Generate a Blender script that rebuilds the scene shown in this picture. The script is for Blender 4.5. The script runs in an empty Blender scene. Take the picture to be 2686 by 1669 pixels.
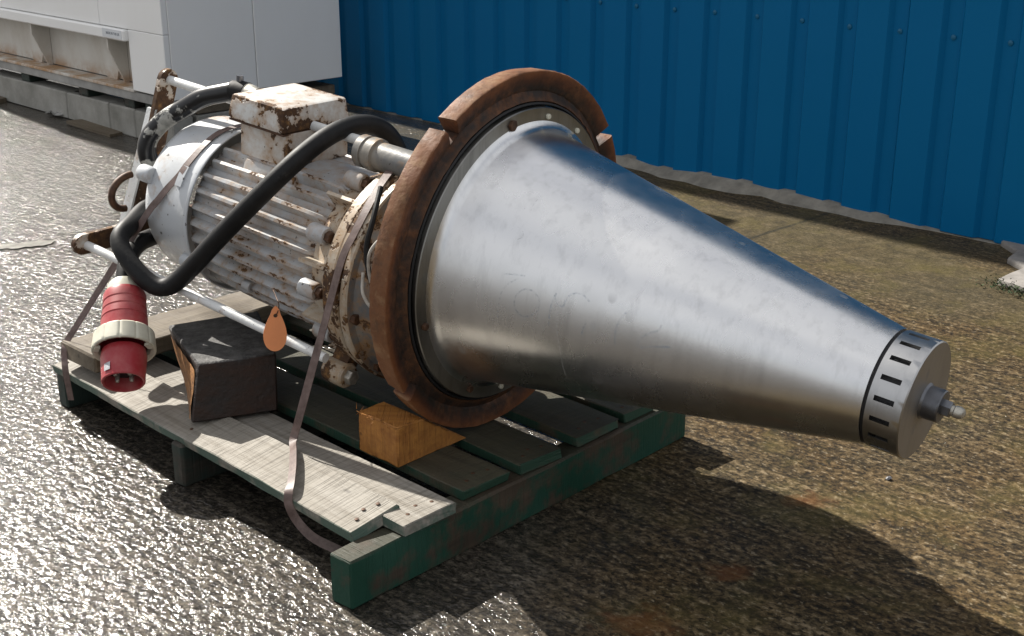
import bpy, bmesh, math, random
import numpy as np
from mathutils import Vector, Matrix
random.seed(7); rng = np.random.default_rng(7)
R = math.radians
C = bpy.context.scene.collection
SC = bpy.context.scene

# ------------------------------------------------------------------ camera
cam = bpy.data.cameras.new('camera'); camo = bpy.data.objects.new('camera', cam); C.objects.link(camo)
camo.location = (0, 0, 1.24); camo.rotation_euler = (R(90-19.7), 0, 0)
cam.sensor_width = 36; cam.lens = 45.41; cam.clip_start = .05; cam.clip_end = 500
SC.camera = camo
# ------------------------------------------------------------------ sun, sky, exposure
SUN_AZ, SUN_EL = -41.5, 39.5
sd = Vector((math.sin(R(SUN_AZ))*math.cos(R(SUN_EL)), math.cos(R(SUN_AZ))*math.cos(R(SUN_EL)), math.sin(R(SUN_EL))))
sun = bpy.data.lights.new('sun', 'SUN'); sun.energy = 5.0; sun.angle = R(.53); sun.color = (1, .95, .87)
suno = bpy.data.objects.new('sun', sun); C.objects.link(suno); suno.location = sd*30
suno.rotation_euler = sd.to_track_quat('Z', 'Y').to_euler()
world = bpy.data.worlds.new('World'); SC.world = world; world.use_nodes = True
wt = world.node_tree; wt.nodes.clear()
sky = wt.nodes.new('ShaderNodeTexSky'); sky.sky_type = 'NISHITA'; sky.sun_disc = False
sky.sun_elevation = R(SUN_EL); sky.sun_rotation = R(SUN_AZ); sky.dust_density = 3.0; sky.air_density = 1.0; sky.ozone_density = 1.0
# broken cloud, the same all round the sky
tc = wt.nodes.new('ShaderNodeTexCoord'); cn = wt.nodes.new('ShaderNodeTexNoise')
cn.inputs['Scale'].default_value = 2.2; cn.inputs['Detail'].default_value = 5; cn.inputs['Roughness'].default_value = .55
wt.links.new(tc.outputs['Generated'], cn.inputs['Vector'])
cr = wt.nodes.new('ShaderNodeValToRGB'); cr.color_ramp.elements[0].position = .36; cr.color_ramp.elements[1].position = .62
cr.color_ramp.elements[0].color = (.45, .45, .45, 1); cr.color_ramp.elements[1].color = (.95, .95, .95, 1)
wt.links.new(cn.outputs[0], cr.inputs[0])
cm = wt.nodes.new('ShaderNodeMix'); cm.data_type = 'RGBA'
wt.links.new(cr.outputs[0], cm.inputs[0]); wt.links.new(sky.outputs[0], cm.inputs[6]); cm.inputs[7].default_value = (8.6, 8.65, 8.8, 1)
bg = wt.nodes.new('ShaderNodeBackground'); bg.inputs[1].default_value = .055
wo = wt.nodes.new('ShaderNodeOutputWorld')
wt.links.new(cm.outputs[2], bg.inputs[0]); wt.links.new(bg.outputs[0], wo.inputs[0])
SC.view_settings.view_transform = 'Standard'; SC.view_settings.look = 'None'
SC.view_settings.gamma = 1; SC.view_settings.use_curve_mapping = False; SC.view_settings.exposure = 0.9
SC.render.engine = 'CYCLES'

# ------------------------------------------------------------------ material helpers
class N:
    def __init__(s, name):
        s.m = bpy.data.materials.new(name); s.m.use_nodes = True; s.t = s.m.node_tree; s.t.nodes.clear()
        s.out = s.t.nodes.new('ShaderNodeOutputMaterial'); s.b = s.t.nodes.new('ShaderNodeBsdfPrincipled')
        s.t.links.new(s.b.outputs[0], s.out.inputs[0]); s.tc = s.t.nodes.new('ShaderNodeTexCoord')
        s.obj = s.tc.outputs['Object']; s.gen = s.tc.outputs['Generated']
    def put(s, sock, v):
        if isinstance(v, bpy.types.NodeSocket): s.t.links.new(v, sock)
        elif isinstance(v, (tuple, list)) and len(v) == 3 and sock.type == 'RGBA': sock.default_value = (*v, 1)
        elif sock.type == 'RGBA' and isinstance(v, (int, float)): sock.default_value = (v, v, v, 1)
        else: sock.default_value = v
    def set(s, **k):
        nm = dict(color='Base Color', rough='Roughness', metal='Metallic', spec='Specular IOR Level', normal='Normal', coat='Coat Weight', coatr='Coat Roughness', aniso='Anisotropic', anisorot='Anisotropic Rotation', tangent='Tangent', ior='IOR')
        for a, v in k.items(): s.put(s.b.inputs[nm[a]], v)
        return s
    def map(s, v, scale=(1, 1, 1), rot=(0, 0, 0), loc=(0, 0, 0)):
        n = s.t.nodes.new('ShaderNodeMapping'); s.put(n.inputs[0], v)
        n.inputs['Location'].default_value = loc; n.inputs['Rotation'].default_value = rot; n.inputs['Scale'].default_value = scale
        return n.outputs[0]
    def noise(s, scale, detail=3, rough=.55, vec=None, dist=0):
        n = s.t.nodes.new('ShaderNodeTexNoise'); s.put(n.inputs['Vector'], vec or s.obj)
        n.inputs['Scale'].default_value = scale; n.inputs['Detail'].default_value = detail; n.inputs['Roughness'].default_value = rough; n.inputs['Distortion'].default_value = dist
        return n.outputs[0]
    def voro(s, scale, vec=None, feature='F1', rnd=1):
        n = s.t.nodes.new('ShaderNodeTexVoronoi'); n.feature = feature; s.put(n.inputs['Vector'], vec or s.obj)
        n.inputs['Scale'].default_value = scale; n.inputs['Randomness'].default_value = rnd
        return n.outputs['Distance']
    def wave(s, scale, vec=None, dist=0, dscale=1, direc='X', detail=2):
        n = s.t.nodes.new('ShaderNodeTexWave'); n.bands_direction = direc; s.put(n.inputs['Vector'], vec or s.obj)
        n.inputs['Scale'].default_value = scale; n.inputs['Distortion'].default_value = dist; n.inputs['Detail'].default_value = detail; n.inputs['Detail Scale'].default_value = dscale
        return n.outputs['Fac']
    def ramp(s, f, *st):
        n = s.t.nodes.new('ShaderNodeValToRGB'); s.put(n.inputs[0], f); e = n.color_ramp.elements
        while len(e) < len(st): e.new(.5)
        for el, (p, c) in zip(e, st):
            el.position = p; el.color = (c, c, c, 1) if not isinstance(c, (tuple, list)) else (*c, 1)
        return n.outputs[0]
    def mix(s, f, a, b, mode='MIX'):
        n = s.t.nodes.new('ShaderNodeMix'); n.data_type = 'RGBA'; n.blend_type = mode
        s.put(n.inputs[0], f); s.put(n.inputs[6], a); s.put(n.inputs[7], b); return n.outputs[2]
    def m_(s, op, a, b=0., c=0.):
        n = s.t.nodes.new('ShaderNodeMath'); n.operation = op; s.put(n.inputs[0], a); s.put(n.inputs[1], b)
        s.put(n.inputs[2], c); return n.outputs[0]
    def sep(s, v):
        n = s.t.nodes.new('ShaderNodeSeparateXYZ'); s.put(n.inputs[0], v); return n.outputs
    def comb(s, x, y, z):
        n = s.t.nodes.new('ShaderNodeCombineXYZ'); s.put(n.inputs[0], x); s.put(n.inputs[1], y); s.put(n.inputs[2], z); return n.outputs[0]
    def bump(s, h, strength=1., dist=.01, normal=None):
        n = s.t.nodes.new('ShaderNodeBump'); s.put(n.inputs['Height'], h); n.inputs['Strength'].default_value = strength; n.inputs['Distance'].default_value = dist
        if normal: s.put(n.inputs['Normal'], normal)
        return n.outputs[0]
    def rnd(s):
        n = s.t.nodes.new('ShaderNodeObjectInfo'); return n.outputs['Random']
    def normal(s):
        n = s.t.nodes.new('ShaderNodeNewGeometry'); return n.outputs['Normal']
    def edge(s, size):   # distance (m) from the nearest edge of a box of this size
        x, y, z = s.sep(s.gen)
        e = [s.m_('MULTIPLY', s.m_('MINIMUM', q, s.m_('SUBTRACT', 1., q)), k) for q, k in zip((x, y, z), size)]
        return s.m_('MAXIMUM', s.m_('MINIMUM', e[0], e[1]), s.m_('MINIMUM', s.m_('MAXIMUM', e[0], e[1]), e[2]))

def plain(name, col, rough=.5, metal=0, spec=.5, var=.25, scale=30, bump=0):
    n = N(name); f = n.noise(scale, 4, .6)
    n.set(color=n.ramp(f, (.3, tuple(c*(1-var) for c in col)), (.7, tuple(min(1, c*(1+var)) for c in col))), rough=rough, metal=metal, spec=spec)
    if bump: n.set(normal=n.bump(n.noise(scale*3, 3), .5, bump))
    return n.m

RUST_D, RUST_M, RUST_O = (.026, .012, .007), (.080, .038, .015), (.33, .17, .05)
def peeling(name, amount=.5, halo=.08, base=(.74, .75, .74), scale=14, edge=None, edgew=.012, lo=None, ek=.22, dirt=.5, tip=False):
    """old white gloss paint, chipped to rust, with rust-coloured staining round the chips"""
    n = N(name)
    f = n.m_('ADD', n.m_('MULTIPLY', n.noise(scale, 6, .62), .75), n.m_('MULTIPLY', n.noise(scale*5, 3, .6), .25))
    if edge:
        e = n.m_('SUBTRACT', 1., n.m_('MINIMUM', n.m_('DIVIDE', n.edge(edge), edgew), 1.))
        f = n.m_('ADD', f, n.m_('MULTIPLY', e, ek))
    if tip:      # paint worn off along the outer edge of a fin
        f = n.m_('ADD', f, n.m_('MULTIPLY', n.ramp(n.sep(n.gen)[2], (.93, 0.), (.98, 1.)), .085))
    th = 1-amount
    chip = n.ramp(f, (th, 0.), (th+.012, 1.))
    stain = n.ramp(f, (th-halo, 0.), (th+.01, 1.))
    d = n.noise(scale*.8, 5, .7, n.map(n.obj, (1, 1, .35), loc=(3, 1, 2)))
    paint = n.mix(n.ramp(d, (.42, 0.), (.8, dirt)), base, (.33, .29, .23))
    st = n.noise(scale*2.3, 4, .7)
    paint = n.mix(n.m_('MULTIPLY', stain, n.ramp(st, (.3, .25), (.7, .95))), paint, RUST_O)
    speck = n.ramp(n.noise(scale*9, 2, .5), (.70, 0.), (.73, .8))
    paint = n.mix(speck, paint, RUST_D)
    rust = n.ramp(n.noise(scale*4, 4, .7), (.3, RUST_D), (.55, RUST_M), (.8, RUST_O))
    n.set(color=n.mix(chip, paint, rust), rough=n.mix(chip, n.ramp(d, (.3, .32), (.7, .5)), .85), spec=.5,
          normal=n.bump(n.m_('ADD', n.m_('MULTIPLY', n.m_('SUBTRACT', 1., chip), .6), n.m_('MULTIPLY', n.noise(scale*6, 4, .6), .4)), .7, .0022))
    return n.m

M = {}
M['motor_paint'] = peeling('peeling_white_paint', .39, .16, base=(.42, .43, .44), dirt=.75)
M['fin_paint'] = peeling('fin_paint', .385, .16, base=(.42, .43, .44), scale=22, tip=True, dirt=.75)
M['fan_paint'] = peeling('white_paint_cover', .36, .10, scale=9, base=(.52, .54, .56), dirt=.4)
M['flange_paint'] = peeling('rust_stained_paint', .475, .24, scale=17, base=(.50, .47, .40))
M['sleeve'] = peeling('grimy_sleeve_paint', .36, .1, base=(.13, .132, .13), dirt=.9)
M['housing'] = peeling('oily_housing_paint', .42, .1, base=(.12, .122, .125), dirt=.8)
M['frame_paint'] = peeling('rusty_frame_paint', .55, .1, scale=11, base=(.55, .55, .53))
M['rod_paint'] = peeling('rod_paint', .36, .08, scale=20)
M['lid_paint'] = peeling('chipped_lid_paint', .405, .15, scale=15, edge=(.174, .198, .053), edgew=.020, ek=.13, base=(.66, .66, .64))
M['box_paint'] = peeling('box_paint', .385, .20, scale=15, edge=(.15, .179, .078), edgew=.022, ek=.10, base=(.60, .60, .58))

def stainless(name, base=(.60, .61, .62), r0=.215, r1=.33, axis='X', smear=.5):
    n = N(name)
    x, y, z = n.sep(n.obj)
    brushed = n.noise(60, 4, .7, n.map(n.obj, (40, 1.2, 1.2)))
    sm = n.noise(7, 5, .6, n.map(n.obj, (1, 1, .55), loc=(5, 2, 0)))
    spots = n.ramp(n.voro(16, n.map(n.obj, (1, 1, .7)), rnd=1), (.10, 1.), (.16, 0.))
    spots = n.m_('MULTIPLY', spots, n.ramp(n.noise(5, 2), (.48, 0.), (.56, 1.)))
    streak = n.noise(18, 4, .65, n.map(n.obj, (2.4, 2.4, .22), loc=(1, 7, 0)))
    rr = n.m_('ADD', n.ramp(sm, (.35, r0), (.68, r1)), n.m_('MULTIPLY', spots, .12))
    col = n.mix(n.ramp(streak, (.50, 0.), (.70, smear*.9)), base, tuple(c*.72 for c in base))
    col = n.mix(n.m_('MULTIPLY', spots, .4), col, tuple(c*.6 for c in base))
    dents = n.noise(5, 2, .5, n.map(n.obj, (1, 1, 1), loc=(9, 4, 3)))
    h = n.m_('ADD', n.m_('MULTIPLY', brushed, .035), n.m_('MULTIPLY', dents, 1.))
    n.set(color=col, metal=1., rough=rr, normal=n.bump(h, .6, .006))
    return n.m
M['steel'] = stainless('brushed_stainless', (.76, .76, .76))
M['cap_steel'] = stainless('turned_stainless', (.46, .46, .46), .24, .36)
M['face_steel'] = stainless('dull_stainless', (.36, .345, .33), .42, .55)
M['flange_steel'] = stainless('stained_stainless', (.30, .295, .275), .30, .5, smear=1.)
M['dark_steel'] = plain('dark_steel', (.16, .165, .18), .38, .85)
M['black'] = plain('black_recess', (.006, .006, .007), .6)
M['bolt'] = plain('rusted_bolt', (.075, .036, .018), .6, .3, var=.6, scale=60, bump=.001)
M['bright_bolt'] = plain('worn_zinc_bolt', (.42, .40, .35), .42, .7, var=.5, scale=50)

def rust_ring():
    n = N('rusted_iron_ring'); x, y, z = n.sep(n.obj)
    zz = n.m_('SUBTRACT', z, .37)
    rad = n.m_('SQRT', n.m_('ADD', n.m_('MULTIPLY', y, y), n.m_('MULTIPLY', zz, zz)))
    w = n.m_('ADD', rad, n.m_('MULTIPLY', n.m_('SUBTRACT', n.noise(9, 5, .6), .5), .035))
    # rust at the rim, the hollow's shade put in as a black band, brown by the gap
    t = n.m_('DIVIDE', n.m_('SUBTRACT', w, .30), .075)
    col = n.ramp(t, (.0, (.085, .05, .026)), (.13, (.075, .034, .014)), (.24, (.016, .011, .009)), (.50, (.010, .008, .007)), (.68, (.055, .017, .007)), (.84, (.15, .048, .014)), (1., (.20, .078, .028)))
    f = n.noise(28, 6, .65)
    col = n.mix(n.ramp(f, (.40, 0.), (.8, .45)), col, n.ramp(n.noise(70, 3), (.3, (.03, .012, .007)), (.7, (.15, .055, .018))))
    col = n.mix(n.ramp(n.noise(11, 6, .7, n.map(n.obj, loc=(1, 9, 2))), (.46, 0.), (.62, .7)), col, n.ramp(n.noise(45, 4, .7), (.35, (.022, .012, .008)), (.65, (.17, .065, .022))))
    lit_rim = n.m_('MULTIPLY', n.ramp(rad, (.3615, 0.), (.3635, 1.)), n.ramp(n.m_('MULTIPLY', x, -100.), (.12, 0.), (.2, 1.)))  # rim side: sunlit tan put into the colour, broken up by pale flakes
    flake = n.ramp(n.noise(22, 5, .7, n.map(n.obj, loc=(4, 4, 1))), (.50, .15), (.66, 1.))
    col = n.mix(n.m_('MULTIPLY', lit_rim, flake), col, (.25, .135, .065))
    n.set(color=col, rough=n.ramp(f, (.3, .5), (.7, .8)), spec=.4, normal=n.bump(n.m_('ADD', f, n.m_('MULTIPLY', n.noise(120, 3), .4)), .6, .003))
    return n.m
M['ring'] = rust_ring()

n = N('black_rubber'); f = n.noise(25, 5, .6)
n.set(color=n.mix(n.ramp(n.noise(38, 5, .75, n.map(n.obj, loc=(3, 3, 3))), (.60, 0.), (.72, .7)), n.ramp(f, (.35, (.004, .004, .0045)), (.75, (.012, .012, .0125))), (.05, .048, .044)), rough=n.ramp(n.noise(9, 3), (.3, .45), (.7, .65)), spec=.28, normal=n.bump(n.noise(140, 3), .3, .001)); M['rubber'] = n.m
n = N('conduit_flaking_paint'); f = n.noise(11, 5, .6, n.map(n.obj, loc=(2, 0, 5)))
n.set(color=n.mix(n.ramp(f, (.545, 0.), (.57, 1.)), (.006, .006, .007), n.ramp(n.noise(60, 3), (.3, (.22, .22, .20)), (.7, (.46, .45, .41)))), rough=n.ramp(f, (.55, .3), (.6, .6)), normal=n.bump(n.ramp(f, (.57, 0.), (.6, 1.)), .5, .002)); M['conduit'] = n.m
n = N('strap_webbing'); f = n.noise(40, 4, .7)
n.set(color=n.mix(n.ramp(f, (.35, 0.), (.7, 1.)), (.085, .052, .043), (.18, .125, .11)), rough=.5, spec=.5, normal=n.bump(n.noise(200, 2), .3, .001)); M['strap'] = n.m
n = N('faded_red_plastic'); f = n.noise(14, 5, .65)
n.set(color=n.mix(n.ramp(f, (.42, 0.), (.75, .8)), (.32, .022, .030), (.42, .14, .13)), rough=n.ramp(n.noise(30, 4), (.3, .32), (.7, .5)), spec=.5, normal=n.bump(n.noise(90, 3), .2, .001)); M['red'] = n.m
M['cream'] = plain('yellowed_grey_plastic', (.55, .53, .43), .45, var=.18, scale=18)
M['plug_dark'] = plain('plug_insert', (.012, .012, .012), .5)
M['sticker'] = plain('faded_label', (.42, .42, .44), .5, var=.4, scale=120)
M['orange_tag'] = plain('orange_plastic_tag', (.78, .29, .115), .55, var=.07, scale=20)
M['wire'] = plain('grey_wire', (.42, .40, .36), .5, var=.3, scale=60)

def wood(name, light, dark, saw=0., green=None, grain=1., rough=.75, wet=0.):
    n = N(name); r = n.rnd(); x, y, z = n.sep(n.obj)
    v = n.comb(n.m_('ADD', x, n.m_('MULTIPLY', r, 7.)), n.m_('ADD', y, n.m_('MULTIPLY', r, 3.)), z)
    g = n.noise(26, 6, .65, n.map(v, (.13, 1.6, 1.6)), dist=.4)
    g2 = n.noise(5, 4, .6, v)
    fine = n.noise(140, 4, .6, n.map(v, (.06, 1., 1.)))
    col = n.ramp(n.m_('ADD', n.m_('MULTIPLY', g, .65), n.m_('MULTIPLY', fine, .35)), (.36, dark), (.62, light))
    col = n.mix(n.ramp(g2, (.45, 0.), (.75, .6)), col, tuple(c*.5 for c in light))
    col = n.mix(n.m_('MULTIPLY', r, .45), col, tuple(c*k for c, k in zip(light, (.62, .58, .50))))
    knot = n.ramp(n.voro(7, n.map(v, (.5, 1.3, 1.3))), (.035, 1.), (.06, 0.))
    col = n.mix(n.m_('MULTIPLY', knot, .7), col, tuple(c*.35 for c in dark))
    h = n.m_('ADD', n.m_('MULTIPLY', g, .5), n.m_('MULTIPLY', fine, .5))
    if saw:
        sw = n.noise(60, 3, .7, n.map(v, (3.2, .10, .06)))
        col = n.mix(n.m_('MULTIPLY', n.ramp(sw, (.50, 0.), (.62, 1.)), saw), col, tuple(c*.45 for c in dark))
        h = n.m_('SUBTRACT', h, n.m_('MULTIPLY', n.ramp(sw, (.5, 0.), (.65, 1.)), .7))
    if green:
        nz = n.sep(n.normal())[2]
        side = n.ramp(nz, (.35, 1.), (.75, green[1]))
        worn = n.ramp(n.noise(9, 5, .65, v), (.40, 0.), (.52, 1.))
        col = n.mix(n.m_('MULTIPLY', side, worn), col, green[0])
    n.set(color=col, rough=n.ramp(g2, (.3, rough), (.7, rough-.18)), spec=.4, normal=n.bump(h, .6, .0025))
    return n.m
GREEN = (.004, .044, .026)
M['board_pale'] = wood('sun_bleached_board', (.35, .33, .295), (.16, .14, .115), .32, ((.075, .115, .09), .0))
M['board_dark'] = wood('shaded_painted_board', (.085, .075, .048), (.035, .03, .02), .15, ((.016, .052, .032), .10))  # boards under the cone: its shade put into a darker wood colour
M['beam_green'] = wood('green_painted_beam', (.075, .055, .036), (.03, .022, .015), .1, (GREEN, .25))
M['beam_dark'] = wood('old_beam', (.055, .047, .036), (.022, .018, .014), .1, ((.02, .033, .026), 0.))
M['plank'] = wood('grey_brown_plank', (.17, .14, .10), (.08, .06, .04), .1)
M['orange_wood'] = wood('fresh_sawn_softwood', (.46, .20, .042), (.25, .09, .018), .2)
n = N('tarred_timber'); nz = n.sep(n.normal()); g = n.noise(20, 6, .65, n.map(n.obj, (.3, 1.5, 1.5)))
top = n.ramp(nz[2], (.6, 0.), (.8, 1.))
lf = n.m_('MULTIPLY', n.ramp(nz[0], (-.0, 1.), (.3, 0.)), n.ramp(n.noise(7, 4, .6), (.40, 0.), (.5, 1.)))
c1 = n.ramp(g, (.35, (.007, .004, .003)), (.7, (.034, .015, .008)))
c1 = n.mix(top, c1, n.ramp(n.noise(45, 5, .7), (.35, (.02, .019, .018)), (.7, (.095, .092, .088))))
xx = n.sep(n.obj)
n.set(color=c1, rough=n.ramp(g, (.3, .5), (.7, .8)), normal=n.bump(n.m_('ADD', g, n.noise(90, 3)), .6, .004)); M['tarred'] = n.m
M['orange_face'] = wood('orange_wood_face', (.42, .20, .07), (.10, .045, .02), 0.)

n = N('blue_coated_steel'); f = n.noise(3, 5, .6, n.map(n.obj, (1, 1, .3)))
n.set(color=n.mix(n.ramp(f, (.3, 0.), (.75, .5)), (.0008, .118, .290), (.0015, .130, .290)), rough=n.ramp(n.noise(6, 4), (.3, .42), (.7, .55)), spec=.35, normal=n.bump(n.noise(2.2, 2), .25, .02)); n.set(spec=.10); M['blue'] = n.m
M['blue_screw'] = plain('blue_screw_head', (.012, .13, .25), .4, 0, spec=.3)
n = N('white_enclosure'); f = n.noise(2.5, 5, .65, n.map(n.obj, (1, 1, .5)))
n.set(color=n.mix(n.ramp(f, (.35, 0.), (.8, .35)), (.86, .86, .845), (.74, .72, .68)), rough=.42, normal=n.bump(n.noise(160, 2), .1, .001)); M['white'] = n.m
n = N('stained_white_base'); f = n.noise(4, 6, .65, n.map(n.obj, (1, 1, .6))); z = n.sep(n.obj)[2]
low = n.m_('MULTIPLY', n.ramp(z, (.228, 1.), (.30, 0.)), n.ramp(n.noise(7, 5, .7), (.4, 0.), (.6, 1.)))
c = n.mix(n.ramp(f, (.4, 0.), (.75, .7)), (.62, .60, .55), (.40, .33, .25))
n.set(color=n.mix(low, c, (.36, .19, .07)), rough=.5); M['white_dirty'] = n.m
n = N('weathered_concrete'); f = n.noise(6, 6, .65)
n.set(color=n.mix(n.ramp(f, (.35, 0.), (.7, 1.)), (.34, .33, .30), (.19, .185, .16)), rough=.85, normal=n.bump(n.noise(70, 4), .5, .004)); M['concrete'] = n.m
M['pale_concrete'] = plain('pale_concrete', (.20, .185, .155), .85, var=.3, scale=18, bump=.004)
M['base_rail'] = plain('dirty_grey_rail', (.30, .295, .28), .6, var=.3, scale=8)
M['ink'] = plain('grey_print', (.20, .22, .25), .6)
M['silver'] = plain('crumpled_foil', (.75, .76, .78), .2, 1.)
n = N('blue_chalk'); f = n.noise(160, 2)
n.set(color=(.20, .33, .47), rough=.7, spec=.2); n.put(n.b.inputs['Alpha'], n.ramp(f, (.42, .03), (.65, .20))); M['chalk'] = n.m
n = N('scratched_metal'); n.set(color=(.8, .8, .8), rough=.5); n.put(n.b.inputs['Alpha'], n.ramp(n.noise(150, 2), (.4, .04), (.62, .28))); M['scratch'] = n.m
M['slab'] = plain('old_grey_slab', (.20, .185, .17), .8, var=.35, scale=14, bump=.004)
M['wet_stone'] = plain('wet_stone', (.16, .16, .17), .12)
M['moss'] = plain('moss', (.028, .045, .014), .9, var=.5, scale=40)

# ------------------------------------------------------------------ mesh helpers
def mesh(name, V, F, smooth=True, ang=35, fix=True):
    me = bpy.data.meshes.new(name); me.from_pydata([tuple(map(float, v)) for v in V], [], F)
    if fix:
        bm = bmesh.new(); bm.from_mesh(me); bmesh.ops.remove_doubles(bm, verts=bm.verts, dist=1e-6)
        bmesh.ops.recalc_face_normals(bm, faces=bm.faces); bm.to_mesh(me); bm.free()
    if smooth:
        me.shade_smooth(); me.set_sharp_from_angle(angle=R(ang))
    return me
def obj(name, me, mat, parent=None, loc=None, rot=None, label=None):
    if mat and not me.materials: me.materials.append(mat)
    o = bpy.data.objects.new(name, me); C.objects.link(o)
    if parent: o.parent = parent
    if loc is not None: o.location = loc
    if rot is not None: o.rotation_euler = rot
    if label: o['label'] = label
    return o
def tag(o, label, cat, group=None):
    o['label'] = label; o['category'] = cat
    if group: o['group'] = group
    return o
def struct(o): o['kind'] = 'structure'; return o
def thing(name, label, cat, loc, matrix=None, group=None):
    e = bpy.data.objects.new(name, None); C.objects.link(e); e.empty_display_size = .1
    if matrix is not None: e.matrix_world = matrix
    else: e.location = loc
    return tag(e, label, cat, group)
class MB:
    def __init__(s): s.V = []; s.F = []
    def add(s, V, F):
        k = len(s.V); s.V += [tuple(v) for v in V]; s.F += [tuple(i+k for i in f) for f in F]; return s
    def mesh(s, name, **k): return mesh(name, s.V, s.F, **k)
def grid(V, nu, nv, cu=False, cv=False):
    F = []
    for i in range(nu if cu else nu-1):
        for j in range(nv if cv else nv-1):
            a, b = i, (i+1) % nu; c, d = j, (j+1) % nv
            F.append((a*nv+c, b*nv+c, b*nv+d, a*nv+d))
    return F
def lathe(prof, n=64, a0=0, a1=2*math.pi, pt=None, closed=None, cap=False, wob=0):
    """prof: (s, r); pt(s, r, a) gives the vertex"""
    full = abs(a1-a0-2*math.pi) < 1e-6
    cnt = n if full else n+1
    V = []
    for i in range(cnt):
        a = a0+(a1-a0)*i/n
        for s, r in prof: V.append(pt(s, r, a))
    F = grid(V, cnt, len(prof), full, bool(closed))
    if cap and not full:
        m = len(prof); F.append(tuple(range(m))); F.append(tuple(range((cnt-1)*m, cnt*m))[::-1])
    return V, F
def box_me(name, x, y, z, bev=.003, jit=0, seg=1, sub=0):
    bm = bmesh.new(); bmesh.ops.create_cube(bm, size=1)
    for v in bm.verts:
        v.co = Vector(((x[0]+x[1])/2+v.co.x*(x[1]-x[0]), (y[0]+y[1])/2+v.co.y*(y[1]-y[0]), (z[0]+z[1])/2+v.co.z*(z[1]-z[0])))
    if bev: bmesh.ops.bevel(bm, geom=list(bm.edges), offset=bev, segments=seg, affect='EDGES', profile=.6)
    if sub:
        L = max(range(3), key=lambda i: (x, y, z)[i][1]-(x, y, z)[i][0]); lo, hi = (x, y, z)[L]
        for k in range(1, sub):
            p = Vector((0, 0, 0)); p[L] = lo+(hi-lo)*k/sub; nn = Vector((0, 0, 0)); nn[L] = 1
            bmesh.ops.bisect_plane(bm, geom=list(bm.verts)+list(bm.edges)+list(bm.faces), plane_co=p, plane_no=nn)
    if jit:
        for v in bm.verts: v.co += Vector(rng.normal(0, jit, 3))
    bmesh.ops.recalc_face_normals(bm, faces=bm.faces)
    me = bpy.data.meshes.new(name); bm.to_mesh(me); bm.free(); me.shade_smooth(); me.set_sharp_from_angle(angle=R(30)); return me
def spline(P, per=8):
    P = [Vector(p) for p in P]; Q = [2*P[0]-P[1]]+P+[2*P[-1]-P[-2]]; out = []
    for i in range(1, len(Q)-2):
        p0, p1, p2, p3 = Q[i-1:i+3]
        for k in range(per):
            t = k/per
            out.append(.5*((2*p1)+(p2-p0)*t+(2*p0-5*p1+4*p2-p3)*t*t+(3*p1-p0-3*p2+p3)*t**3))
    out.append(P[-1]); return out
def sweep(path, sect, up=None, cap=True):
    """sect: closed list of (u, v); path: Vectors; rotation-minimising frame"""
    n = len(path); T = [(path[min(i+1, n-1)]-path[max(i-1, 0)]).normalized() for i in range(n)]
    V = []; u = None
    for i in range(n):
        t = T[i]
        if up is not None:
            k = up[i] if isinstance(up, list) else up
            k = Vector(k); u = (k-t*k.dot(t)).normalized()
        elif u is None:
            k = Vector((0, 0, 1)) if abs(t.z) < .9 else Vector((1, 0, 0)); u = (k-t*k.dot(t)).normalized()
        else: u = (u-t*u.dot(t)).normalized()
        w = t.cross(u)
        for a, b in sect(i/(n-1)) if callable(sect) else sect: V.append(path[i]+u*a+w*b)
    m = len(V)//n; F = grid(V, n, m, False, True)
    if cap: F += [tuple(range(m))[::-1], tuple(range((n-1)*m, n*m))]
    return V, F
def relax(P, k):
    P = [p.copy() for p in P]
    for _ in range(k): P = [P[0]]+[P[i]*.5+(P[i-1]+P[i+1])*.25 for i in range(1, len(P)-1)]+[P[-1]]
    return P
def circ(r, n=14): return [(r*math.cos(2*math.pi*i/n), r*math.sin(2*math.pi*i/n)) for i in range(n)]
def rect(a, b): return [(-a, -b), (a, -b), (a, b), (-a, b)]
def extrude_poly(P2, z0, z1, bev=0):
    n = len(P2); V = [(x, y, z0) for x, y in P2]+[(x, y, z1) for x, y in P2]
    F = [tuple(range(n))[::-1], tuple(range(n, 2*n))]+[(i, (i+1) % n, n+(i+1) % n, n+i) for i in range(n)]
    return V, F
def bevel_me(me, w, seg=2):
    bm = bmesh.new(); bm.from_mesh(me)
    ed = [e for e in bm.edges if e.is_manifold and e.calc_face_angle(0) > .5]
    bmesh.ops.bevel(bm, geom=ed, offset=w, segments=seg, affect='EDGES', profile=.5); bm.to_mesh(me); bm.free()
    me.shade_smooth(); me.set_sharp_from_angle(angle=R(40)); return me

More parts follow.
